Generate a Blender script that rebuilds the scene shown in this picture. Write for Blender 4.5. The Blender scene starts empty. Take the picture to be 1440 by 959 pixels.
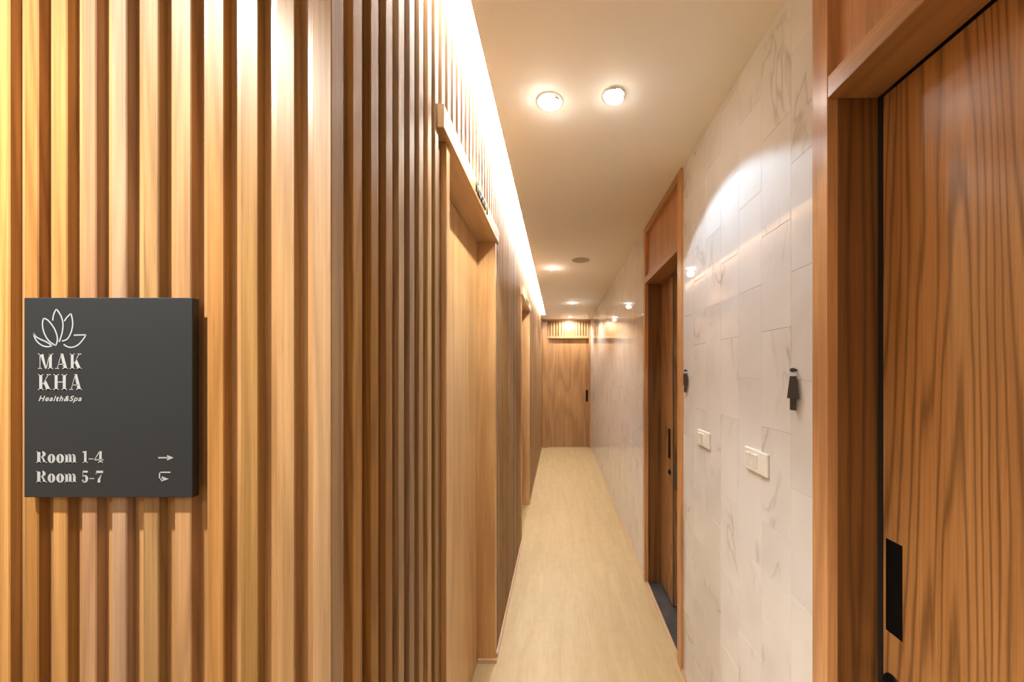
import bpy, bmesh, math, random
from mathutils import Vector, Matrix
random.seed(7)
C = bpy.context.scene.collection
EYE = 1.549; CEIL = 2.60; F = 500.0; VX, VY = 786.0, 522.0

# ------------------------------------------------------------------ camera, world, exposure
cam_d = bpy.data.cameras.new('camera'); cam = bpy.data.objects.new('camera', cam_d); C.objects.link(cam)
cam.location = (0, 0, EYE); cam.rotation_euler = (math.pi/2, 0, 0)
cam_d.sensor_width = 36; cam_d.lens = 36*F/1440
cam_d.shift_x = -(VX-720)/1440; cam_d.shift_y = (VY-479.5)/1440
cam_d.clip_start = .01
bpy.context.scene.camera = cam
sc = bpy.context.scene
sc.view_settings.view_transform = 'Standard'; sc.view_settings.look = 'None'
sc.view_settings.gamma = 1; sc.view_settings.use_curve_mapping = False
sc.view_settings.exposure = 1.34
w = bpy.data.worlds.new('world'); sc.world = w; w.use_nodes = True
w.node_tree.nodes['Background'].inputs[0].default_value = (1, .85, .68, 1)
w.node_tree.nodes['Background'].inputs[1].default_value = 0.3
WARM = (1.0, .91, .79); COOL = (.93, .96, 1.0)
# lamps: name -> (x, y, watts, colour, cone degrees, aim (dx,dy) per metre of drop, blend)
LAMPS = {
 'left':   (-.036, 1.387, 18, (1, .94, .84), 104, (-.32, .03), .35),
 'right':  (.2085, 1.354, 8.0, (.58, .80, 1.0), 106, (.08, 0), .10),
 'mid':    (-.058, 3.62, 17, WARM, 125, (-.10, 0), .4),
 'far':    (.208, 5.47, 17, WARM, 125, (0, 0), .4),
 'end':    (.21, 6.86, 20, (1, .93, .80), 150, (0, .35), .4),
 'lobby':  (-.88, .06, 98, (1, .93, .83), 126, (0, 0), 1.0),
 'back_fill': (.10, -.75, 3.0, (1, .92, .82), 150, (0, 0), .5),  # invented lamp behind the viewer, fills the near right door
 'side_fill': (-1.3, -1.3, 18, (1, .93, .84), 150, (0, 0), .5),  # invented lamp out of view, flat fill on the near slats
}
COVE = 13.5
CEIL_FILL = {'left': .12, 'right': .10, 'mid': .20, 'far': .20, 'end': .10, 'lobby': .9, 'back_fill': .6, 'side_fill': .4}   # added unseen point light per fitting, for ceiling halo and fill, watts

# ------------------------------------------------------------------ helpers
def tag(o, label=None, cat=None, group=None, kind=None):
    if label: o['label'] = label
    if cat: o['category'] = cat
    if group: o['group'] = group
    if kind: o['kind'] = kind
    return o
def obj(name, bm, mat, parent=None, loc=None, rot=None):
    me = bm
    if not isinstance(bm, bpy.types.Mesh):
        me = bpy.data.meshes.new(name); bmesh.ops.recalc_face_normals(bm, faces=bm.faces); bm.to_mesh(me); bm.free()
    o = bpy.data.objects.new(name, me); C.objects.link(o)
    if mat is not None and len(me.materials) == 0:
        for m in (mat if isinstance(mat, (list, tuple)) else [mat]): me.materials.append(m)
    if parent: o.parent = parent
    if loc is not None: o.location = loc
    if rot is not None: o.rotation_euler = rot
    return o
def empty(name, loc=(0, 0, 0)):
    o = bpy.data.objects.new(name, None); C.objects.link(o); o.location = loc; o.empty_display_size = .05
    return o
def box(bm, x0, x1, y0, y1, z0, z1, bev=0, mi=0):
    r = bmesh.ops.create_cube(bm, size=1)
    vs = r['verts']
    for v in vs:
        v.co = Vector(((x0+x1)/2+v.co.x*(x1-x0), (y0+y1)/2+v.co.y*(y1-y0), (z0+z1)/2+v.co.z*(z1-z0)))
    es = list({e for v in vs for e in v.link_edges})
    fs = {f for v in vs for f in v.link_faces}
    for f in fs: f.material_index = mi
    if bev:
        bmesh.ops.bevel(bm, geom=es, offset=bev, segments=1, affect='EDGES', material=-1)
    return bm
def cbox(name, mat, x0, x1, y0, y1, z0, z1, parent=None, bev=.0012):
    """one box whose origin is its own centre; parents here sit at the origin or at ploc"""
    cx, cy, cz = (x0+x1)/2, (y0+y1)/2, (z0+z1)/2
    bm = box(bmesh.new(), x0-cx, x1-cx, y0-cy, y1-cy, z0-cz, z1-cz, bev)
    p = wloc(parent) if parent else Vector((0, 0, 0))
    return obj(name, bm, mat, parent, (cx-p.x, cy-p.y, cz-p.z))
def wloc(o):
    v = Vector((0, 0, 0))
    while o is not None: v += o.location; o = o.parent
    return v
def prism(bm, pts, z0, z1, plane='XY'):
    """extrude polygon pts; plane XY -> along z, XZ -> along y, YZ -> along x"""
    def P(a, b, c):
        return {'XY': (a, b, c), 'XZ': (a, c, b), 'YZ': (c, a, b)}[plane]
    lo = [bm.verts.new(P(a, b, z0)) for a, b in pts]; hi = [bm.verts.new(P(a, b, z1)) for a, b in pts]
    n = len(pts)
    bm.faces.new(lo[::-1]); bm.faces.new(hi)
    for i in range(n): bm.faces.new((lo[i], lo[(i+1) % n], hi[(i+1) % n], hi[i]))
    return bm
def lathe(bm, prof, n=40, mi=0, axis='Z', smooth=True):
    rings = []
    for r, h in prof:
        ring = []
        for i in range(n):
            a = 2*math.pi*i/n; x, y = r*math.cos(a), r*math.sin(a)
            ring.append(bm.verts.new({'Z': (x, y, h), 'X': (h, x, y), 'Y': (x, h, y)}[axis]))
        rings.append(ring)
    for k in range(len(rings)-1):
        for i in range(n):
            f = bm.faces.new((rings[k][i], rings[k][(i+1) % n], rings[k+1][(i+1) % n], rings[k+1][i]))
            f.smooth = smooth; f.material_index = mi
    return rings
def cap(bm, ring, mi=0):
    f = bm.faces.new(ring); f.material_index = mi

# ------------------------------------------------------------------ materials
def newmat(name):
    m = bpy.data.materials.new(name); m.use_nodes = True
    nt = m.node_tree; b = nt.nodes['Principled BSDF']
    return m, nt, b
def plain(name, col, rough=.5, metal=0, emit=None, es=0, coat=0, spec=.5):
    
    m, nt, b = newmat(name); b.inputs['Specular IOR Level'].default_value = spec
    b.inputs['Base Color'].default_value = (*col, 1); b.inputs['Roughness'].default_value = rough
    b.inputs['Metallic'].default_value = metal
    if emit:
        b.inputs['Emission Color'].default_value = (*emit, 1); b.inputs['Emission Strength'].default_value = es
    if coat: b.inputs['Coat Weight'].default_value = coat; b.inputs['Coat Roughness'].default_value = .12
    return m
def math_n(nt, op, a, b=None, clamp=False):
    n = nt.nodes.new('ShaderNodeMath'); n.operation = op; n.use_clamp = clamp
    for i, v in enumerate((a, b)):
        if v is None: continue
        if isinstance(v, (int, float)): n.inputs[i].default_value = v
        else: nt.links.new(v, n.inputs[i])
    return n.outputs[0]
def mixc(nt, fac, c1, c2, blend='MIX'):
    n = nt.nodes.new('ShaderNodeMix'); n.data_type = 'RGBA'; n.blend_type = blend
    for key, v in ((0, fac), (6, c1), (7, c2)):
        if isinstance(v, (int, float)): n.inputs[key].default_value = v
        elif isinstance(v, tuple): n.inputs[key].default_value = (*v, 1) if len(v) == 3 else v
        else: nt.links.new(v, n.inputs[key])
    return n.outputs[2]
def coords(nt, scale, seed=1.0, rot=(0, 0, 0), jitter=True):
    tc = nt.nodes.new('ShaderNodeTexCoord'); mp = nt.nodes.new('ShaderNodeMapping')
    v = tc.outputs['Object']
    if jitter:
        oi = nt.nodes.new('ShaderNodeObjectInfo')
        cx = nt.nodes.new('ShaderNodeCombineXYZ')
        nt.links.new(math_n(nt, 'MULTIPLY', oi.outputs['Random'], 37.0*seed), cx.inputs[0])
        nt.links.new(math_n(nt, 'MULTIPLY', oi.outputs['Random'], 91.0*seed), cx.inputs[1])
        nt.links.new(math_n(nt, 'MULTIPLY', oi.outputs['Random'], 53.0*seed), cx.inputs[2])
        ad = nt.nodes.new('ShaderNodeVectorMath'); ad.operation = 'ADD'
        nt.links.new(v, ad.inputs[0]); nt.links.new(cx.outputs[0], ad.inputs[1]); v = ad.outputs[0]
    mp.inputs['Scale'].default_value = scale; mp.inputs['Rotation'].default_value = rot
    nt.links.new(v, mp.inputs['Vector'])
    return mp.outputs[0]
def noise(nt, vec, scale, detail=3, rough=.5, dist=0):
    n = nt.nodes.new('ShaderNodeTexNoise'); n.inputs['Scale'].default_value = scale
    n.inputs['Detail'].default_value = detail; n.inputs['Roughness'].default_value = rough
    n.inputs['Distortion'].default_value = dist; nt.links.new(vec, n.inputs['Vector'])
    return n.outputs['Fac']
def ramp(nt, fac, stops):
    n = nt.nodes.new('ShaderNodeValToRGB'); cr = n.color_ramp
    while len(cr.elements) < len(stops): cr.elements.new(.5)
    for e, (p, c) in zip(cr.elements, stops): e.position = p; e.color = (*c, 1)
    nt.links.new(fac, n.inputs[0]); return n.outputs[0]
def wood(name, light, mid, dark, axis='Z', rings=9.0, figure=2.2, rough=.34, vary=.25, fig_amt=.55, coat=.25, pore=.35, spec=.5, sharp=2.2, wob=.03, stretch=.11):
    m, nt, b = newmat(name)
    def sc_(across, along):
        return {'Z': (across, across, along), 'Y': (across, along, across), 'X': (along, across, across)}[axis]
    # cathedral figure: contour lines of a noise stretched along the grain
    n1 = noise(nt, coords(nt, sc_(figure, figure*stretch)), 1.0, 1.5, .45, .25)
    n0 = noise(nt, coords(nt, sc_(28, 1.6), .9), 1.0, 2, .5)
    n1 = math_n(nt, 'ADD', n1, math_n(nt, 'MULTIPLY', n0, wob))
    s = math_n(nt, 'MULTIPLY', n1, rings*6.283)
    s = math_n(nt, 'SINE', s); s = math_n(nt, 'MULTIPLY_ADD', s, .5); s.node.inputs[2].default_value = .5
    s = math_n(nt, 'POWER', s, sharp)
    broad = noise(nt, coords(nt, sc_(14, .7), 1.7), 1.0, 3, .55)
    fine = noise(nt, coords(nt, sc_(260, 4.0), 2.3), 1.0, 3, .6)
    pores = noise(nt, coords(nt, sc_(520, 14.0), .7), 1.0, 2, .5)
    base = ramp(nt, broad, [(.30, mid), (.68, light)])
    col = mixc(nt, math_n(nt, 'MULTIPLY', s, fig_amt), base, dark)
    f2 = ramp(nt, fine, [(.35, (.72, .66, .6)), (.62, (1.06, 1.05, 1.04))])
    col = mixc(nt, .55, col, f2, 'MULTIPLY')
    p2 = ramp(nt, pores, [(.60, (1, 1, 1)), (.72, (.55, .45, .36))])
    col = mixc(nt, pore, col, p2, 'MULTIPLY')
    oi = nt.nodes.new('ShaderNodeObjectInfo')
    hs = nt.nodes.new('ShaderNodeHueSaturation')
    v = math_n(nt, 'MULTIPLY_ADD', oi.outputs['Random'], vary); v.node.inputs[2].default_value = 1-vary/2
    nt.links.new(v, hs.inputs['Value'])
    r2 = math_n(nt, 'FRACT', math_n(nt, 'MULTIPLY', oi.outputs['Random'], 13.7))
    h = math_n(nt, 'MULTIPLY_ADD', r2, .016*min(1, vary*4)); h.node.inputs[2].default_value = .5-.008*min(1, vary*4)
    nt.links.new(h, hs.inputs['Hue'])
    r3 = math_n(nt, 'FRACT', math_n(nt, 'MULTIPLY', oi.outputs['Random'], 7.9))
    st = math_n(nt, 'MULTIPLY_ADD', r3, vary*.9); st.node.inputs[2].default_value = 1-vary*.45
    nt.links.new(st, hs.inputs['Saturation'])
    nt.links.new(col, hs.inputs['Color']); nt.links.new(hs.outputs[0], b.inputs['Base Color'])
    b.inputs['Roughness'].default_value = rough
    b.inputs['Specular IOR Level'].default_value = spec
    b.inputs['Coat Weight'].default_value = coat; b.inputs['Coat Roughness'].default_value = .22
    bp = nt.nodes.new('ShaderNodeBump'); bp.inputs['Strength'].default_value = .12; bp.inputs['Distance'].default_value = .0006
    nt.links.new(fine, bp.inputs['Height']); nt.links.new(bp.outputs[0], b.inputs['Normal'])
    return m
L_, M_, D_ = (.70, .43, .215), (.56, .32, .145), (.34, .17, .065)
M = {}
M['slat'] = wood('slat_wood', (.43, .255, .118), (.33, .185, .078), (.18, .09, .033), vary=.42, rings=16, figure=9, fig_amt=.4, coat=.05, rough=.46, stretch=.05, spec=.32)
M['slatb'] = wood('lobby_backing_wood', (.50, .29, .13), (.42, .235, .10), (.25, .13, .05), vary=.1)
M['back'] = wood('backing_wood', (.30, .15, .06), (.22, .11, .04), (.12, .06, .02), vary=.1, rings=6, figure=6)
M['oak'] = wood('golden_wood', (.72, .45, .215), (.58, .345, .15), (.36, .19, .075), vary=.1, rings=8, figure=3.2, fig_amt=.35)
M['oak_y'] = wood('golden_wood_along', (.62, .39, .20), (.52, .31, .145), (.34, .18, .08), axis='Y', vary=.1, rings=8, figure=4, fig_amt=.3)
M['teak'] = wood('teak_door', (.57, .30, .12), (.46, .225, .082), (.16, .07, .022), vary=.06, rings=34, figure=4.6, fig_amt=.68, rough=.36, coat=.15, sharp=3.5, wob=.05, stretch=.05)
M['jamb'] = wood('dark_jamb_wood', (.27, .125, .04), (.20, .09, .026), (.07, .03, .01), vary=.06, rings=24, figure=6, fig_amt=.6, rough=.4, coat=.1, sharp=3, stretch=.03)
M['teakc'] = wood('teak_casing', (.72, .39, .165), (.62, .32, .125), (.28, .12, .045), vary=.08, rings=5, figure=5, fig_amt=.4)
M['teakc_y'] = wood('teak_casing_along', (.52, .27, .115), (.42, .21, .08), (.20, .09, .03), axis='Y', vary=.08, rings=5, figure=5, fig_amt=.4)
M['panel'] = wood('transom_veneer', (.60, .29, .12), (.50, .235, .09), (.32, .14, .05), vary=.04, rings=4, figure=6, fig_amt=.25)
M['end'] = wood('end_door_wood', (.50, .28, .12), (.40, .21, .085), (.22, .11, .04), vary=.05, rings=8, figure=3, fig_amt=.4)
M['end_x'] = wood('end_rail_wood', (.56, .33, .15), (.46, .25, .1), (.25, .12, .05), axis='X', vary=.05, rings=5, figure=5, fig_amt=.3)
M['base'] = wood('baseboard_wood', (.74, .52, .33), (.66, .44, .27), (.5, .31, .17), axis='Y', vary=.05, rings=3, figure=6, fig_amt=.2)
M['dark'] = plain('gap_black', (.012, .010, .009), .8)
M['black'] = plain('matte_black', (.004, .004, .0045), .6, spec=.15)
M['blackmetal'] = plain('black_metal', (.018, .017, .017), .3, .7)
M['sign'] = plain('sign_board', (.016, .0195, .023), .6, spec=.25)
M['signedge'] = plain('sign_edge', (.010, .010, .010), .5)
M['print'] = plain('grey_print', (.31, .335, .36), .5)
M['icon'] = plain('icon_black', (.045, .038, .035), .45)
M['plastic'] = plain('switch_plastic', (.86, .84, .80), .22)
M['plastic2'] = plain('rocker_plastic', (.90, .88, .84), .18)
M['white'] = plain('white_trim', (.82, .80, .77), .4)
M['chrome'] = plain('reflector', (.85, .84, .82), .15, .9)
M['steel'] = plain('latch_steel', (.32, .28, .22), .4, .8)
M['letter'] = plain('number_metal', (.10, .10, .085), .35, .5)
M['lamp'] = plain('lamp_glow', (1, 1, 1), .4, 0, (1, .97, .92), 30)
M['cove'] = plain('cove_diffuser', (1, 1, 1), .4, 0, (1, .97, .93), COVE)
M['cavity'] = plain('cove_paint', (.88, .86, .83), .6)
M['grille'] = plain('speaker_grille', (.46, .38, .30), .6)
M['roomwall'] = plain('lobby_paint', (.72, .60, .46), .7)
M['gasket'] = plain('grey_seal', (.05, .055, .045), .5)

# ceiling paint
m, nt, b = newmat('ceiling_paint'); M['ceil'] = m
n = noise(nt, coords(nt, (1, 1, 1), jitter=False), 2.5, 4)
nt.links.new(mixc(nt, n, (.93, .895, .83), (.95, .915, .85)), b.inputs['Base Color']); b.inputs['Roughness'].default_value = .75
# floor vinyl
m, nt, b = newmat('pale_wood_vinyl'); M['floor'] = m
v = coords(nt, (9, 1.1, 1), jitter=False)
n1 = noise(nt, v, 1.6, 5, .6, .8); n2 = noise(nt, coords(nt, (90, 6, 1), jitter=False), 1.0, 4, .6)
n3 = noise(nt, coords(nt, (3, 3, 1), jitter=False), 5, 5, .65)
c = ramp(nt, n1, [(.30, (.53, .39, .205)), (.70, (.61, .47, .265))])
c = mixc(nt, .35, c, ramp(nt, n2, [(.3, (.84, .78, .70)), (.65, (1.04, 1.03, 1.02))]), 'MULTIPLY')
c = mixc(nt, .35, c, ramp(nt, n3, [(.35, (.88, .84, .78)), (.6, (1, 1, 1))]), 'MULTIPLY')
nt.links.new(c, b.inputs['Base Color']); b.inputs['Roughness'].default_value = .42
# marble tile
m, nt, b = newmat('marble_tile'); M['marble'] = m
v = coords(nt, (1, 1, .8), .31)
warp = noise(nt, v, 3.5, 4, .6)
vn = noise(nt, coords(nt, (1, .8, .34), .31, (.55, 0, 0)), 4.2, 3.5, .55, 1.2)
ridge = math_n(nt, 'ABSOLUTE', math_n(nt, 'SUBTRACT', vn, .5))
ridge = math_n(nt, 'MULTIPLY', ridge, 55); ridge = math_n(nt, 'SUBTRACT', 1.0, ridge, True)
mask = ramp(nt, noise(nt, v, 4.2, 2, .5), [(.50, (0, 0, 0)), (.66, (1, 1, 1))])
vein = math_n(nt, 'MULTIPLY', math_n(nt, 'MULTIPLY', ridge, mask), .55)
cloud = ramp(nt, warp, [(.3, (.74, .73, .715)), (.7, (.81, .80, .79))])
soft = noise(nt, coords(nt, (1, .9, .35), .31, (.8, 0, 0)), 6, 3, .5, .8)
cloud = mixc(nt, math_n(nt, 'MULTIPLY', mask, .18), cloud, (.50, .46, .42))
nt.links.new(mixc(nt, vein, cloud, (.36, .32, .29)), b.inputs['Base Color'])
b.inputs['Roughness'].default_value = .05; b.inputs['Specular IOR Level'].default_value = .5
M['grout'] = plain('grout', (.84, .80, .76), .8)
# dark floor tile
m, nt, b = newmat('slate_tile'); M['slate'] = m
n = noise(nt, coords(nt, (1, 1, 1)), 14, 6, .6)
nt.links.new(ramp(nt, n, [(.3, (.045, .042, .040)), (.7, (.10, .095, .09))]), b.inputs['Base Color']); b.inputs['Roughness'].default_value = .4

# ------------------------------------------------------------------ dimensions
WR = .641           # right tile face
CR = .628           # right casing front
DR = .745           # right door leaf face
S = .343            # slat front (left corridor)
T = .0125           # slat depth
HF = .325           # left header front
DL = .435           # left door leaf face
Y0 = .536           # frontal slat face
YE = 7.19           # end wall
def U(h): return EYE + h
SLAT_TOP = U(1.12)
COVE_X = -.251; COVE_Y = 6.62

# floor
fl = cbox('floor', M['floor'], -2.6, WR+.012, -2.2, YE+.12, -.04, 0, bev=0)
tag(fl, 'pale yellow wood-grain vinyl floor running down the corridor', 'floor', kind='structure')
# ceiling: corridor part, lobby part, strip past the cove end
bm = bmesh.new()
box(bm, COVE_X, WR+.12, -2.2, YE+.1, CEIL, CEIL+.012)
box(bm, -2.6, COVE_X, -2.2, Y0, CEIL, CEIL+.012)
box(bm, -.47, COVE_X, COVE_Y, YE+.1, CEIL, CEIL+.012)
ce = obj('ceiling', bm, M['ceil']); tag(ce, 'smooth cream painted ceiling above the corridor', 'ceiling', kind='structure')

# cove light slot
cv = empty('cove_light', (-.30, 3.5, 2.70))
tag(cv, 'long glowing white light cove along the top of the left slatted wall', 'light')
bm = bmesh.new()
zt = 2.76
box(bm, -.36-.0+.30, COVE_X+.02+.30, Y0-.02-3.5, COVE_Y+.01-3.5, zt-2.70, zt+.012-2.70)
box(bm, COVE_X+.30, COVE_X+.008+.30, Y0-3.5, COVE_Y-3.5, CEIL+.0122-2.70, zt-2.70)
box(bm, -.36+.30, COVE_X+.30, COVE_Y-3.5, COVE_Y+.01-3.5, CEIL+.0122-2.70, zt-2.70)
box(bm, -.36+.30, COVE_X+.30, Y0-.012-3.5, Y0-3.5, CEIL+.0122-2.70, zt-2.70)
box(bm, -.37+.30, -.36+.30, Y0-3.5, COVE_Y-3.5, SLAT_TOP-2.70, zt-2.70)
obj('housing', bm, M['cavity'], cv)
bm = bmesh.new(); box(bm, -.352+.30, -.262+.30, Y0+.02-3.5, COVE_Y-.01-3.5, zt-.014-2.70, zt-.002-2.70)
obj('diffuser', bm, M['cove'], cv)

# ------------------------------------------------------------------ left corridor wall: backing + slats
DOORS_L = [(1.006, 1.072, 1.104, 1.895, 1.925), (3.19, 3.235, 3.265, 4.11, 4.15)]   # header y0, casing y0, opening y0, opening y1, outer y1
HB, HT = U(.69), U(.758)
bm = bmesh.new(); xb = -(S+T)
ys = [Y0+T+.0905]
for a in DOORS_L: ys += [a[1], a[4]]
ys.append(YE)
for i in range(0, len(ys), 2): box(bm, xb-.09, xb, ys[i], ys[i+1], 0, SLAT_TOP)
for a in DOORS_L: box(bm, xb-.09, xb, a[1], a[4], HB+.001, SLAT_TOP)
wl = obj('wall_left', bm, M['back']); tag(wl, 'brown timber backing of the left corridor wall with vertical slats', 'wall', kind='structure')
def slat_mesh(w_, d_, h_, c=.0011):
    """w_ along X, d_ along Y, origin at the middle of its back face foot; chamfered front edges"""
    bm = bmesh.new(); x = w_/2
    prism(bm, [(-x, 0), (x, 0), (x, -d_+c), (x-c, -d_), (-x+c, -d_), (-x, -d_+c)], 0, h_)
    bmesh.ops.recalc_face_normals(bm, faces=bm.faces)
    me = bpy.data.meshes.new('slat'); bm.to_mesh(me); bm.free(); me.materials.append(M['slat']); return me
PITCH = .0561; SW = .0278
me_full = slat_mesh(SW, T, SLAT_TOP-.0)
me_top = slat_mesh(SW, T, SLAT_TOP-HT-.001)
me_end = slat_mesh(SW, T, CEIL)
y = .593 + SW/2; k = 0
while y + SW/2 < YE-.005:
    a = next((a for a in DOORS_L if a[1]-.003 < y+SW/2 and y-SW/2 < a[4]+.003), None)
    over = next((a for a in DOORS_L if a[0] < y+SW/2 and y-SW/2 < a[4]), None)
    if a: me, z = me_top, HT+.001
    elif y > COVE_Y: me, z = me_end, 0
    else: me, z = me_full, 0
    o = obj('slat', me, None, wl, (xb+random.uniform(-.0004, .0004), y+random.uniform(-.0008, .0008), z))
    o.rotation_euler = (0, 0, math.pi/2)    # slat front looks to +X
    y += PITCH; k += 1

# frontal slat wall (right edges of the slats as measured)
YB = Y0+T
def X(px, y=Y0): return (px-VX)*y/F
bm = box(bmesh.new(), -2.6, -(S+T), YB, YB+.09, 0, SLAT_TOP)
wf = obj('wall_front', bm, M['slatb']); tag(wf, 'timber wall facing the viewer at left, covered in thick vertical slats', 'wall', kind='structure')
edges = [(439.2, 465.9)]
rights = [414.5, 363, 315, 268.6, 222.8, 177.7, 134.8, 93.5, 53.4, 13]
widths = [25.5, 25.5, 24.5, 23.5, 22, 21, 20.2, 19.5, 19.5, 19.5]
for r_, w_ in zip(rights, widths): edges.append((r_-w_, r_))
p = 13-40
while X(p) > -2.55: edges.append((p-19.5, p)); p -= 40
for i, (a, b_) in enumerate(edges):
    xa, xc = X(a), X(b_)
    if i == 0:
        bm = bmesh.new(); c = .0012; D = .0295
        xa = -S-.0286; xc = -S
        prism(bm, [(xa, YB), (xa, Y0+c), (xa+c, Y0), (xc-c, Y0), (xc, Y0+c), (xc, Y0+D), (xc-.0286, Y0+D), (xc-.0286, YB)], 0, SLAT_TOP)
        cx = (xa+xc)/2
        for v_ in bm.verts: v_.co.x -= cx; v_.co.y -= YB
        obj('corner_post', bm, M['slat'], wf, (cx, YB, 0)); continue
    h_ = CEIL
    o = obj('slat', slat_mesh(xc-xa, T, h_, .0013), None, wf, ((xa+xc)/2, YB, 0))
    o.rotation_euler = (0, 0, random.uniform(-.008, .008))

# ------------------------------------------------------------------ glyphs (fat serif lettering)
def ell(cx, cy, rx, ry, n=20, a0=0, a1=360):
    return [(cx+rx*math.cos(math.radians(a0+(a1-a0)*i/n)), cy+ry*math.sin(math.radians(a0+(a1-a0)*i/n))) for i in range(n+1)]
def band(outer, inner):
    return [[outer[i], outer[i+1], inner[i+1], inner[i]] for i in range(len(outer)-1)]
def R_(x0, y0, x1, y1): return [(x0, y0), (x1, y0), (x1, y1), (x0, y1)]
SF = .055
def g_M():
    return 1.0, [R_(.0, 0, .25, SF), R_(.10, 0, .145, 1), R_(0, 1-SF, .30, 1), [(.10, 1), (.34, 1), (.56, .0), (.47, .0)], [(.50, .0), (.56, 0), (.80, 1), (.755, 1)],
                 R_(.72, 0, .91, 1), R_(.64, 0, 1, SF), R_(.76, 1-SF, 1, 1)]
def g_A():
    return .92, [R_(0, 0, .27, SF), [(.10, 0), (.15, 0), (.44, .95), (.42, 1.0)], [(.36, 1.0), (.56, 1.0), (.86, 0), (.60, 0)], R_(.20, .28, .64, .33), R_(.50, 0, .92, SF)]
def g_K():
    return .95, [R_(0, 0, .38, SF), R_(.08, 0, .30, 1), R_(0, 1-SF, .38, 1), [(.28, .36), (.30, .30), (.80, 1), (.74, 1)], R_(.62, 1-SF, .92, 1),
                 [(.36, .47), (.52, .68), (.90, 0), (.63, 0)], R_(.55, 0, .96, SF)]
def g_H():
    return 1.0, [R_(0, 0, .40, SF), R_(.09, 0, .31, 1), R_(0, 1-SF, .40, 1), R_(.3, .47, .7, .525), R_(.60, 0, 1, SF), R_(.69, 0, .91, 1), R_(.60, 1-SF, 1, 1)]
def g_R():
    return .92, [R_(0, 0, .42, .07), R_(.08, 0, .36, 1), R_(0, .93, .50, 1)] + band(ell(.46, .745, .36, .255, 14, -90, 90), ell(.46, .745, .10, .19, 14, -90, 90)) + [R_(.3, .49, .47, .55), R_(.3, .93, .47, 1)] \
        + [[(.40, .52), (.60, .50), (.82, .08), (.82, 0), (.60, 0), (.58, .25)], R_(.60, 0, .93, .07)]
def g_o():
    return .72, band(ell(.36, .37, .35, .385, 24), ell(.36, .37, .075, .325, 24))
def g_m():
    P = [R_(0, 0, .36, .06), R_(.06, 0, .29, .74), R_(0, .68, .27, .74)]
    for x in (.27, .63):
        P += band(ell(x+.12, .52, .19, .23, 8, 0, 150), ell(x+.06, .52, .06, .17, 8, 0, 150)) + [R_(x+.10, 0, x+.335, .54), R_(x+.05, 0, x+.38, .06)]
    return 1.03, P
def g_1(): return .50, [R_(.05, 0, .50, .07), R_(.16, 0, .39, 1), [(.16, 1), (.0, .93), (0, .86), (.2, .90)]]
def g_4(): return .80, [R_(.42, 0, .64, 1), [(.42, 1), (.50, 1), (.07, .28), (0, .28)], R_(0, .22, .80, .30), R_(.32, 0, .74, .07)]
def g_5(): return .68, [R_(.12, .84, .62, 1), R_(.10, .46, .15, .95), [(.10, .46), (.15, .46), (.3, .58), (.3, .64)]] + band(ell(.30, .31, .36, .33, 16, -150, 110), ell(.24, .30, .15, .26, 16, -150, 110)) + [ell(.12, .15, .10, .10, 10)]
def g_7(): return .68, [R_(0, .80, .66, 1), R_(0, .68, .05, 1), [(.66, 1), (.60, .82), (.20, .3), (.14, 0), (.40, 0), (.42, .35)]]
def g_h(): return .5, [R_(.05, .30, .45, .37)]
G = {'M': g_M, 'A': g_A, 'K': g_K, 'H': g_H, 'R': g_R, 'o': g_o, 'm': g_m, '1': g_1, '4': g_4, '5': g_5, '7': g_7, '-': g_h}
def set_text(bm, chars, place):
    """chars: list of (char, x0, x1, y_base, height) in picture units of the sign; place(u, v) -> 3D"""
    for ch, x0, x1, yb, h_ in chars:
        gw, polys = G[ch]()
        for poly in polys:
            vs = [bm.verts.new(place(x0+(u/gw)*(x1-x0), yb-v_*h_)) for u, v_ in poly]
            try: bm.faces.new(vs)
            except ValueError: pass
def font_mesh(body, size, shear=0, offset=0, extrude=0, space=1):
    cu = bpy.data.curves.new('text', 'FONT'); cu.body = body; cu.size = size; cu.shear = shear; cu.offset = offset; cu.extrude = extrude; cu.space_character = space
    o = bpy.data.objects.new('text', cu); C.objects.link(o)
    me = bpy.data.meshes.new_from_object(o.evaluated_get(bpy.context.evaluated_depsgraph_get()))
    bpy.data.objects.remove(o); return me

# ------------------------------------------------------------------ directional sign on the slats
yf = Y0-.0108
def SX(px): return (px-VX)*yf/F
def SZ(py): return EYE+(VY-py)*yf/F
x0, x1, z0, z1 = SX(33.5), SX(270.5), SZ(699.5), SZ(418.5)
sg = empty('directional_sign', ((x0+x1)/2, Y0, z0))
tag(sg, 'square black room direction sign with grey lotus emblem and lettering on the slatted wall', 'sign')
ox, oz = sg.location.x, sg.location.z
bm = bmesh.new(); box(bm, x0-ox, x1-ox, -.0108, -.0003, 0, z1-z0, bev=.0008)
for f in bm.faces:
    if f.calc_center_median().y > -.0104: f.material_index = 1
obj('board', bm, [M['sign'], M['signedge']], sg)
def place(px, py): return (SX(px)-ox, -.0112, SZ(py)-oz)
a6 = lambda cx, cy: (30+cx/5.993, 420+cy/5.993)
a1 = lambda cx, cy: (cx/2.907, 390+cy/2.907)
def lettering(spec, conv):
    bm = bmesh.new()
    chars = []
    for ch, cx0, cx1, base, top in spec:
        X0, YB_ = conv(cx0, base); X1, YT_ = conv(cx1, top); chars.append((ch, X0, X1, YB_, YB_-YT_))
    set_text(bm, chars, place); return obj('lettering', bm, M['print'], sg)
lettering([('M', 145, 272, 592, 463), ('A', 290, 398, 592, 463), ('K', 412, 512, 592, 463),
           ('K', 145, 255, 768, 636), ('H', 274, 388, 768, 636), ('A', 408, 514, 768, 636)], a6)
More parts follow.
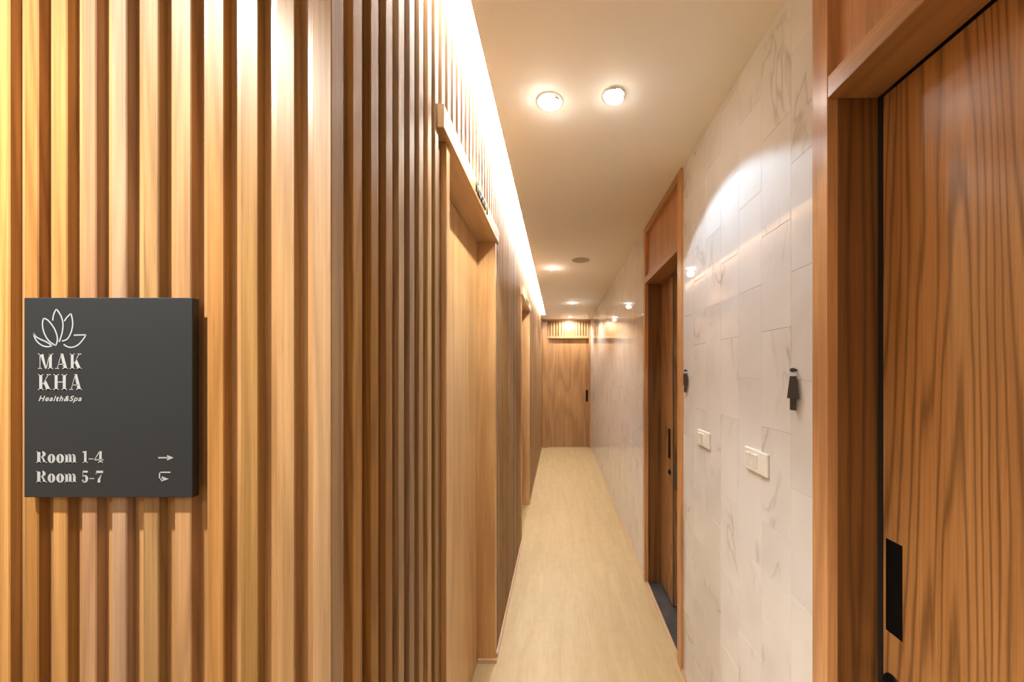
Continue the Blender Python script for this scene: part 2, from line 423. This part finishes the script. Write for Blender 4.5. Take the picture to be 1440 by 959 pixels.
for last in (0, 1):
    b0, t0 = (758, 710) if last == 0 else (838, 790)
    s = [('R', 150, 193, b0, t0), ('o', 196, 228, b0, t0), ('o', 231, 264, b0, t0), ('m', 266, 314, b0, t0)]
    s += [('1', 338, 360, b0, t0), ('-', 361, 386, b0, t0), ('4', 387, 425, b0, t0)] if last == 0 else [('5', 335, 363, b0, t0), ('-', 364, 390, b0, t0), ('7', 393, 424, b0, t0)]
    lettering(s, a1)
def stroke(bm, pts, wpx, pl):
    P = [Vector(p_) for p_ in pts]
    # smooth through Catmull-Rom
    Q = []
    for i in range(len(P)-1):
        p0, p1, p2, p3 = P[max(i-1, 0)], P[i], P[i+1], P[min(i+2, len(P)-1)]
        for k_ in range(5):
            t = k_/5; Q.append(.5*((2*p1)+(-p0+p2)*t+(2*p0-5*p1+4*p2-p3)*t*t+(-p0+3*p1-3*p2+p3)*t**3))
    Q.append(P[-1]); prev = None
    for i, q in enumerate(Q):
        d = (Q[min(i+1, len(Q)-1)]-Q[max(i-1, 0)]).normalized(); n_ = Vector((-d.y, d.x))*wpx/2
        cur = (bm.verts.new(pl(*(q+n_))), bm.verts.new(pl(*(q-n_))))
        if prev: bm.faces.new((prev[0], prev[1], cur[1], cur[0]))
        prev = cur
bm = bmesh.new()
pl6 = lambda cx, cy: place(*a6(cx, cy))
for pts in ([(268, 185), (272, 150), (283, 115), (298, 88)], [(298, 88), (320, 115), (343, 160), (354, 215), (350, 270), (338, 320), (322, 365)],
            [(192, 165), (182, 200), (185, 250), (205, 310), (240, 360), (293, 395)], [(192, 165), (225, 180), (262, 222), (290, 270), (307, 330), (303, 370), (293, 395)],
            [(107, 288), (115, 325), (140, 365), (180, 395), (225, 405), (262, 398)], [(107, 288), (125, 318), (160, 340), (205, 360), (240, 380), (262, 398)],
            [(365, 190), (390, 155), (422, 125)], [(422, 125), (434, 180), (435, 230), (420, 290), (390, 340), (345, 358)],
            [(445, 308), (500, 306), (548, 305)], [(548, 305), (520, 348), (480, 390), (430, 410), (390, 404), (360, 385)]):
    stroke(bm, pts, 11, pl6)
em = obj('lotus_emblem', bm, M['print'], sg)
me = font_mesh('Health&Spa', 1.0, .35, .022, 0, 1.18)
xs = [v.co.x for v in me.vertices]; mw = max(xs)-min(xs)
for v in me.vertices:
    u = 148+(v.co.x-min(xs))/mw*364; t = v.co.y
    p3 = pl6(u, 862-t*62); v.co = Vector(p3)
tx = obj('lettering', me, M['print'], sg)
pl1 = lambda cx, cy: place(*a1(cx, cy))
def poly(bm, pts, pl): bm.faces.new([bm.verts.new(pl(*q)) for q in pts])
bm = bmesh.new()
poly(bm, [(648, 734.5), (690, 734.5), (690, 739.5), (648, 739.5)], pl1); poly(bm, [(684, 726), (711, 737), (684, 748)], pl1)
obj('arrow', bm, M['print'], sg)
bm = bmesh.new()
for r_ in ((651, 794, 698, 799), (651, 794, 656, 827), (651, 822, 668, 827)): poly(bm, [(r_[0], r_[1]), (r_[2], r_[1]), (r_[2], r_[3]), (r_[0], r_[3])], pl1)
poly(bm, [(663, 813), (691, 824), (660, 834)], pl1)
obj('arrow', bm, M['print'], sg)

# ------------------------------------------------------------------ left doors
def pull(parent, side, xface, y0, y1, z0, z1):
    """recessed black flush pull in a leaf; side = +1 leaf faces +X, -1 leaf faces -X"""
    p_ = wloc(parent); bm = bmesh.new(); s = side; e = .0022; r = .0035
    def bx(a0, a1, b0, b1, c0, c1): box(bm, min(a0, a1)-p_.x, max(a0, a1)-p_.x, b0-p_.y, b1-p_.y, c0-p_.z, c1-p_.z)
    xo, xi = xface+s*.0010, xface+s*.0001
    bx(xi, xo, y0, y1, z0, z0+e); bx(xi, xo, y0, y1, z1-e, z1); bx(xi, xo, y0, y0+e, z0, z1); bx(xi, xo, y1-e, y1, z0, z1)
    bx(xi, xi+s*.0002, y0+e, y1-e, z0+e, z1-e)
    return obj('pull_handle', bm, M['black'], parent)
def number(parent, txt, y0, y1, z0, z1, xf):
    """dark raised letters on a header facing +X: text runs along +Y"""
    me = font_mesh(txt, 1.0, 0, .02, .12)
    xs = [v.co.x for v in me.vertices]; ysv = [v.co.y for v in me.vertices]; p_ = wloc(parent)
    for v in me.vertices:
        u = (v.co.x-min(xs))/(max(xs)-min(xs)); t = (v.co.y-min(ysv))/(max(ysv)-min(ysv))
        v.co = Vector((xf+.004+(.0035 if v.co.z > 0 else -.0035)-p_.x, y0+u*(y1-y0)-p_.y, z0+t*(z1-z0)-p_.z))
    return obj('lettering', me, M['letter'], parent)
for i, (h0, c0, o0, o1, c1) in enumerate(DOORS_L):
    d = empty('door_%d' % (i+1), (-DL, (c0+c1)/2, 0))
    tag(d, ['near wooden door set in the left slatted wall under a projecting header',
            'second, farther wooden door in the left slatted wall'][i], 'door', kind='structure')
    hd = cbox('header', M['oak_y'], -.44, -HF, h0, c1+.004, HB, HT, d)
    number(hd, ['Room 1', 'Room 2'][i], *([(1.385, 1.60)] if i == 0 else [(3.55, 3.80)])[0], U(.703), U(.750), -HF)
    cbox('jamb', M['oak'], -.44, -(S-.004), c0, o0, 0, HB-.0005, d)
    cbox('jamb', M['oak'], -.44, -(S-.004), o1, c1, 0.0, HB-.0005, d)
    lf = cbox('leaf', M['oak'], -DL-.036, -DL, o0+.004, o1-.006, .006, HB-.006, d)
    cbox('seal', M['dark'], -DL-.03, -DL-.012, o1-.0055, o1-.0005, .0, HB-.001, d, bev=0)
    cbox('seal', M['dark'], -DL-.03, -DL-.012, o0+.003, o1-.007, HB-.0055, HB-.0005, d, bev=0)
    cbox('backing', M['dark'], -DL-.05, -DL-.04, c0, c1, 0, HB, d, bev=0)

# baseboards
bm = bmesh.new()
for a, b_ in ((Y0-.0, DOORS_L[0][1]), (DOORS_L[0][4], DOORS_L[1][1]), (DOORS_L[1][4], YE-.002)):
    box(bm, -S+.0004, -S+.013, a, b_, 0, .022, bev=.002)
box(bm, -DL+.004, -S+.013, DOORS_L[0][3]-.012, DOORS_L[0][3]-.0005, 0, .020, bev=.001)
bl = obj('baseboard_left', bm, M['base']); tag(bl, 'low pale wooden skirting strip under the left slatted wall', 'baseboard', kind='structure')

# ------------------------------------------------------------------ right wall
D1 = (-.05, .0, .832, .882)      # near right door: casing y0, opening y0, opening y1, casing y1
D2 = (1.834, 1.889, 2.60, 2.652)
HR0, HR1 = U(.638), U(.689)
bm = bmesh.new(); xw = WR+.008
for a, b_ in ((-2.2, D1[0]), (D1[3], D2[0]), (D2[3], YE)): box(bm, xw, xw+.088, a, b_, 0, CEIL)
wr = obj('wall_right', bm, M['grout']); tag(wr, 'right corridor wall clad in glossy white marble tiles', 'wall', kind='structure')
TY, TZ, GAP = .142, .298, .0007
def tile_bm(ly, lz):
    return box(bmesh.new(), -.004, .004, -ly/2, ly/2, -lz/2, lz/2, bev=.0005)
tmesh = {}
def tile(a, b_, c, d):
    key = (round(b_-a, 4), round(d-c, 4))
    if key not in tmesh:
        bm = tile_bm(b_-a-GAP, d-c-GAP); me = bpy.data.meshes.new('tile'); bm.to_mesh(me); bm.free(); me.materials.append(M['marble']); tmesh[key] = me
    return obj('tile', tmesh[key], None, wr, (WR+.004, (a+b_)/2, (c+d)/2))
def cells(ya, yb):
    k = math.floor((ya-.983)/TY)
    while .983+k*TY < yb-.001:
        a, b_ = max(ya, .983+k*TY), min(yb, .983+(k+1)*TY)
        if b_-a > .006:
            off = (U(-.024) if k % 2 else U(-.174))
            z = off-math.ceil(off/TZ)*TZ
            while z < CEIL-.001:
                c, d = max(0, z), min(CEIL, z+TZ)
                if d-c > .006: yield k, a, b_, c, d
                z += TZ
        k += 1
n_ind = 0
for _, a, b_, c, d in cells(D1[3]+.0005, D2[0]-.0005): tile(a, b_, c, d); n_ind += 1
rest = bmesh.new()
for _, a, b_, c, d in cells(D2[3]+.0005, YE-.002):
    if n_ind < 290: tile(a, b_, c, d); n_ind += 1
    else: box(rest, WR, WR+.008, a+GAP/2, b_-GAP/2, c+GAP/2, d-GAP/2)
for _, a, b_, c, d in cells(-2.19, D1[0]-.0005): box(rest, WR, WR+.008, a+GAP/2, b_-GAP/2, c+GAP/2, d-GAP/2)
ro = obj('tile_cladding', rest, M['marble'], wr); ro['kind'] = 'stuff'
br = bmesh.new()
for a, b_ in ((D1[3], D2[0]-.0), (D2[3], YE-.002)): box(br, WR-.010, WR-.0004, a, b_, 0, .014, bev=.001)
bro = obj('baseboard_right', br, M['base']); tag(bro, 'thin pale skirting strip along the foot of the marble wall', 'baseboard', kind='structure')
th = cbox('trim_1', M['base'], WR-.010, WR+.010, D2[0]+.01, D2[3]+.01, -.001, .012)
tag(th, 'pale wooden threshold strip at the doorway in the right wall', 'threshold', kind='structure')

def right_door(n, D, label):
    d = empty('door_%d' % n, (DR, (D[0]+D[3])/2, 0)); tag(d, label, 'door', kind='structure')
    c0, o0, o1, c1 = D
    cbox('casing', M['teakc'], CR, WR+.012, c0, o0+.0, 0.0, CEIL-.0005, d)
    cbox('casing', M['teakc'], CR, WR+.012, o1, c1, 0.0, CEIL-.0005, d)
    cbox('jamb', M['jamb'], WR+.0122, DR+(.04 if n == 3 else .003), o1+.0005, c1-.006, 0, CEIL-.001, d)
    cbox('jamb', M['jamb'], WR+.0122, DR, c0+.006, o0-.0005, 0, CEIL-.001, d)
    cbox('header', M['teakc_y'], CR+.0004, DR, o0+.0003, o1-.0003, HR0, HR1, d)
    cbox('transom_panel', M['panel'], CR+.022, CR+.034, o0+.0003, o1-.0003, HR1+.0003, CEIL-.0505, d, bev=0)
    cbox('top_rail', M['teakc_y'], CR+.0004, DR, o0+.0003, o1-.0003, CEIL-.05, CEIL-.0007, d)
    return d
d3 = right_door(3, D1, 'large teak sliding door with black flush pull at the right edge of the view')
lf = cbox('leaf', M['teak'], DR+.004, DR+.042, D1[1]-.02, D1[2]-.010, .006, HR0-.004, d3)
pull(lf, -1, DR+.004, .775, .8135, U(-.590), U(-.3815))
kb = bmesh.new(); p_ = wloc(lf)
lathe(kb, [(.0001, -.010), (.006, -.0100), (.008, -.009), (.010, -.006), (.019, -.004), (.0225, -.002), (.023, .0)], 32, axis='X')
lathe(kb, [(.0001, -.020), (.007, -.020), (.0095, -.0175), (.0095, -.008)], 24, axis='X')
box(kb, -.026, -.018, -.0025, .0025, -.011, .011, bev=.001)
obj('lock', kb, M['blackmetal'], lf, (DR+.004-p_.x, .797-p_.y, U(-.705)-p_.z))
cbox('seal', M['dark'], DR+.001, DR+.02, D1[2]-.0098, D1[2]-.0002, .0, HR0, d3, bev=0)
cbox('seal', M['dark'], DR+.006, DR+.02, D1[1], D1[2]-.01, HR0-.0038, HR0-.0003, d3, bev=0)
cbox('backing', M['dark'], DR+.046, DR+.052, D1[0], D1[3], 0, CEIL, d3, bev=0)

d4 = right_door(4, D2, 'half-open teak sliding door and frame in the marble wall, second on the right')
lf = cbox('leaf', M['teak'], DR+.004, DR+.040, 2.335, 3.05, .006, HR0-.004, d4)
pull(lf, -1, DR+.004, 2.385, 2.435, U(-.59), U(-.39)); p_ = wloc(lf)
kb = bmesh.new(); lathe(kb, [(.0001, -.012), (.010, -.012), (.014, -.006), (.022, -.003), (.0225, 0)], 24, axis='X')
obj('lock', kb, M['blackmetal'], lf, (DR+.004-p_.x, 2.40-p_.y, U(-.68)-p_.z))
kb = bmesh.new(); box(kb, DR+.010-p_.x, DR+.034-p_.x, 2.3325-p_.y, 2.3350-p_.y, U(-.78)-p_.z, U(-.60)-p_.z)
box(kb, DR+.016-p_.x, DR+.028-p_.x, 2.329-p_.y, 2.3326-p_.y, U(-.71)-p_.z, U(-.67)-p_.z)
obj('latch_plate', kb, M['steel'], lf)
cbox('seal', M['gasket'], DR+.003, DR+.0065, 2.331, 2.3345, .006, HR0-.004, d4, bev=0)

# dark tiled washroom behind the open door
fr = empty('floor_washroom', (1.2, 2.3, -.02)); tag(fr, 'dark grey tiled washroom floor seen through the open doorway on the right', 'floor', kind='structure')
ny = 0
for i in range(3):
    for j in range(4):
        xa = WR+.0125+i*.30; ya = 1.32+j*.30+.13*0
        ya = 1.385+j*.305
        if xa+.30 > 1.6: continue
        cbox('tile', M['slate'], xa+.001, xa+.299, ya+.001, ya+.304, -.022, -.002, fr, bev=.001)
cbox('grout_bed', M['grout'], WR+.0125, 1.6, 1.3, 3.2, -.03, -.004, fr, bev=0)
bm = bmesh.new()
box(bm, 1.55, 1.58, 1.3, 3.2, 0, CEIL); box(bm, DR+.06, 1.58, 1.27, 1.3, 0, CEIL); box(bm, DR+.06, 1.58, 3.2, 3.23, 0, CEIL)
box(bm, DR+.045, 1.58, 1.27, 3.23, CEIL, CEIL+.02)
ww = obj('wall_washroom', bm, M['roomwall']); tag(ww, 'plain walls of the unlit washroom behind the open right door', 'wall', kind='structure')

# ------------------------------------------------------------------ end wall and door
RW = .641
bm = bmesh.new(); box(bm, -.45, RW+.01, YE+.117, YE+.15, 0, CEIL)
we = obj('wall_end', bm, M['back']); tag(we, 'end wall of the corridor closed by a wooden door and transom', 'wall', kind='structure')
d5 = empty('door_5', (.2, YE+.09, 0)); tag(d5, 'brown wooden door closing the far end of the corridor', 'door', kind='structure')
hz = U(.666)
cbox('casing', M['end'], -S+.004, -.235, YE, YE+.115, 0, CEIL-.001, d5)
cbox('casing', M['end'], -.2345, -.212, YE+.012, YE+.115, 0, hz-.001, d5)
cbox('casing', M['end'], .605, RW-.001, YE, YE+.115, 0, CEIL-.001, d5)
cbox('header', M['end_x'], -.2345, .6045, YE-.006, YE+.115, hz, hz+.045, d5)
cbox('top_rail', M['end_x'], -.2345, .6045, YE+.001, YE+.115, CEIL-.035, CEIL-.001, d5)
tp = cbox('transom_panel', M['end'], -.2345, .6045, YE+.05, YE+.07, hz+.0455, CEIL-.0355, d5, bev=0)
p_ = wloc(d5)
me = slat_mesh(.040, .028, CEIL-.036-hz-.046)
for k in range(15):
    obj('slat', me, None, d5, (-.2345+.028+k*.0561-p_.x, YE+.0495-p_.y, hz+.0457))
lf = cbox('leaf', M['end'], -.2115, .6045, YE+.088, YE+.115, .005, hz-.002, d5)
pf = wloc(lf)
bm = bmesh.new()
box(bm, .548-pf.x, .594-pf.x, YE+.0865-pf.y, YE+.0879-pf.y, U(-.62)-pf.z, U(-.385)-pf.z)
box(bm, .551-pf.x, .591-pf.x, YE+.0855-pf.y, YE+.0866-pf.y, U(-.617)-pf.z, U(-.40)-pf.z)
obj('pull_handle', bm, M['black'], lf)

# lobby shell behind the viewer
bm = box(bmesh.new(), -2.6, WR+.1, -2.3, -2.2, 0, CEIL); wb = obj('wall_back', bm, M['roomwall']); tag(wb, 'plain cream lobby wall behind the viewer', 'wall', kind='structure')
bm = box(bmesh.new(), -2.7, -2.6, -2.3, .66, 0, CEIL); wb = obj('wall_lobby', bm, M['roomwall']); tag(wb, 'plain cream wall at the far left of the lobby', 'wall', kind='structure')

# ------------------------------------------------------------------ ceiling fittings
def downlight(key, label, rad=.054, tilt=(0, 0), lampr=.030, group=None):
    x, y, watts, col, cone, aim, blend = LAMPS[key]
    d = empty('downlight', (x, y, CEIL)); tag(d, label, 'ceiling light')
    if group: d['group'] = group
    bm = bmesh.new()
    lathe(bm, [(rad*.74, -.0006), (rad*.80, -.0040), (rad*.96, -.0034), (rad, -.0004)], 40)
    obj('trim_ring', bm, M['white'], d)
    bm = bmesh.new(); lathe(bm, [(lampr*1.02, 0), (lampr*1.22, -.006), (lampr*1.22, -.010), (lampr*1.0, -.006), (lampr*.98, .0)], 36)
    g = obj('lamp_holder', bm, M['white'], d, (0, 0, -.001)); g.rotation_euler = (tilt[0], tilt[1], 0)
    bm = bmesh.new(); r_ = lathe(bm, [(lampr, -.0065), (lampr*.7, -.0080), (lampr*.3, -.0088), (.0005, -.009)], 32)
    l = obj('lamp', bm, M['lamp'], g)
    ld = bpy.data.lights.new('spot', 'SPOT'); ld.energy = watts; ld.color = col; ld.spot_size = math.radians(cone); ld.spot_blend = blend
    ld.shadow_soft_size = .022
    lo = bpy.data.objects.new('spot', ld); C.objects.link(lo); lo.parent = d; lo.location = (0, 0, -.036)
    lo.rotation_euler = Vector((aim[0], aim[1], -1)).to_track_quat('-Z', 'Y').to_euler()
    pd = bpy.data.lights.new('fill_point', 'POINT'); pd.energy = CEIL_FILL[key]; pd.color = col if key != 'right' else (1, .93, .82); pd.shadow_soft_size = .03
    po = bpy.data.objects.new('fill_point', pd); C.objects.link(po); po.parent = d; po.location = (0, 0, -.06)  # extra light added below the fitting to brighten ceiling and upper walls
    return d
downlight('left', 'swivelling downlight tilted towards the slatted wall, left of the two nearest ceiling lights', .054, (.25, -.35), .031)
downlight('right', 'bright round downlight beside the marble wall, right of the near pair', .047, (0, .15), .034)
downlight('mid', 'small recessed downlight beside the round ceiling speaker', .050, (.1, -.25))
downlight('far', 'small recessed downlight in the ceiling beyond the speaker', .050)
downlight('end', 'recessed downlight just in front of the end door', .046)
downlight('lobby', 'downlight above the slatted wall with the black sign, out of view')
downlight('back_fill', 'added fill downlight in the lobby ceiling behind the viewer')
downlight('side_fill', 'added fill downlight in the open lobby, out of view at left')
sp = empty('ceiling_speaker', (.2077, 3.35, CEIL)); tag(sp, 'flat round beige ceiling speaker with grille, halfway down the corridor', 'speaker')
bm = bmesh.new(); lathe(bm, [(.082, -.0005), (.082, -.005), (.100, -.005), (.105, -.0005)], 48); obj('rim', bm, M['ceil'], sp)
bm = bmesh.new(); rr = lathe(bm, [(.0815, -.004), (.04, -.0048), (.001, -.005)], 48); obj('grille', bm, M['grille'], sp)

# ------------------------------------------------------------------ switches
def switch(y0, y1, z0, z1, rockers, label):
    s = empty('light_switch', (WR, (y0+y1)/2, (z0+z1)/2)); tag(s, label, 'light switch', 'light switches on the marble wall')
    yc, zc = (y0+y1)/2, (z0+z1)/2
    obj('plate', box(bmesh.new(), -.0085, -.0003, y0-yc, y1-yc, z0-zc, z1-zc, bev=.0022), M['plastic'], s)
    L = y1-y0
    for i, (a, b_) in enumerate(rockers):     # fractions from the far edge towards the viewer
        ya, yb = (y1-b_*L)-yc, (y1-a*L)-yc
        bm = bmesh.new(); hz_ = .0215
        prism(bm, [(-.0086, -hz_), (-.0100, -hz_), (-.0150, hz_), (-.0086, hz_)], ya, yb, 'XZ')
        r_ = obj('rocker', bm, M['plastic2'], s)
        bm = bmesh.new(); cy = (ya+yb)/2
        box(bm, -.0148, -.0140, cy-.0015, cy+.0015, .0150, .0166); obj('indicator', bm, M['grille'], r_)
    return s
switch(1.083, 1.214, U(-.327), U(-.2545), [(.12, .30), (.40, .62)], 'white light switch on the marble wall, nearer the viewer, below the skirted figure sign')
switch(1.500, 1.624, U(-.332), U(-.262), [(.10, .30), (.36, .58)], 'white light switch on the marble wall beside the open door frame, the farther one')

# ------------------------------------------------------------------ washroom figure signs
def icon(yc, woman, label):
    d = empty('restroom_sign', (WR, yc, U(-.105))); tag(d, label, 'sign')
    t0, t1 = -.0125, -.0085
    k = lambda pts, name: obj(name, prism(bmesh.new(), pts, t0, t1, 'YZ'), M['icon'], d)
    k(ell(0, .108, .0112, .0056, 16)[:-1], 'head')
    if woman: k([(-.0105, .092), (.0105, .092), (.0225, .031), (-.0225, .031)], 'body')
    else: k([(-.0225, .094), (.0225, .094), (.0225, .035), (-.0225, .035)], 'body')
    for s_ in (-1, 1):
        xa, xb_ = sorted((s_*.0008, s_*.010)); k([(xa, 0), (xb_, 0), (xb_, .0312 if woman else .0352), (xa, .0312 if woman else .0352)], 'leg')
    for z in (.108, .075):
        bm = bmesh.new(); lathe(bm, [(.003, -.0086), (.003, -.0003)], 10, axis='X')
        obj('standoff', bm, M['icon'], d, (0, 0, z))
icon(.958, True, 'black skirted woman figure sign on the marble wall by the near door')
icon(1.776, False, 'black man figure sign on the marble wall beside the open door')
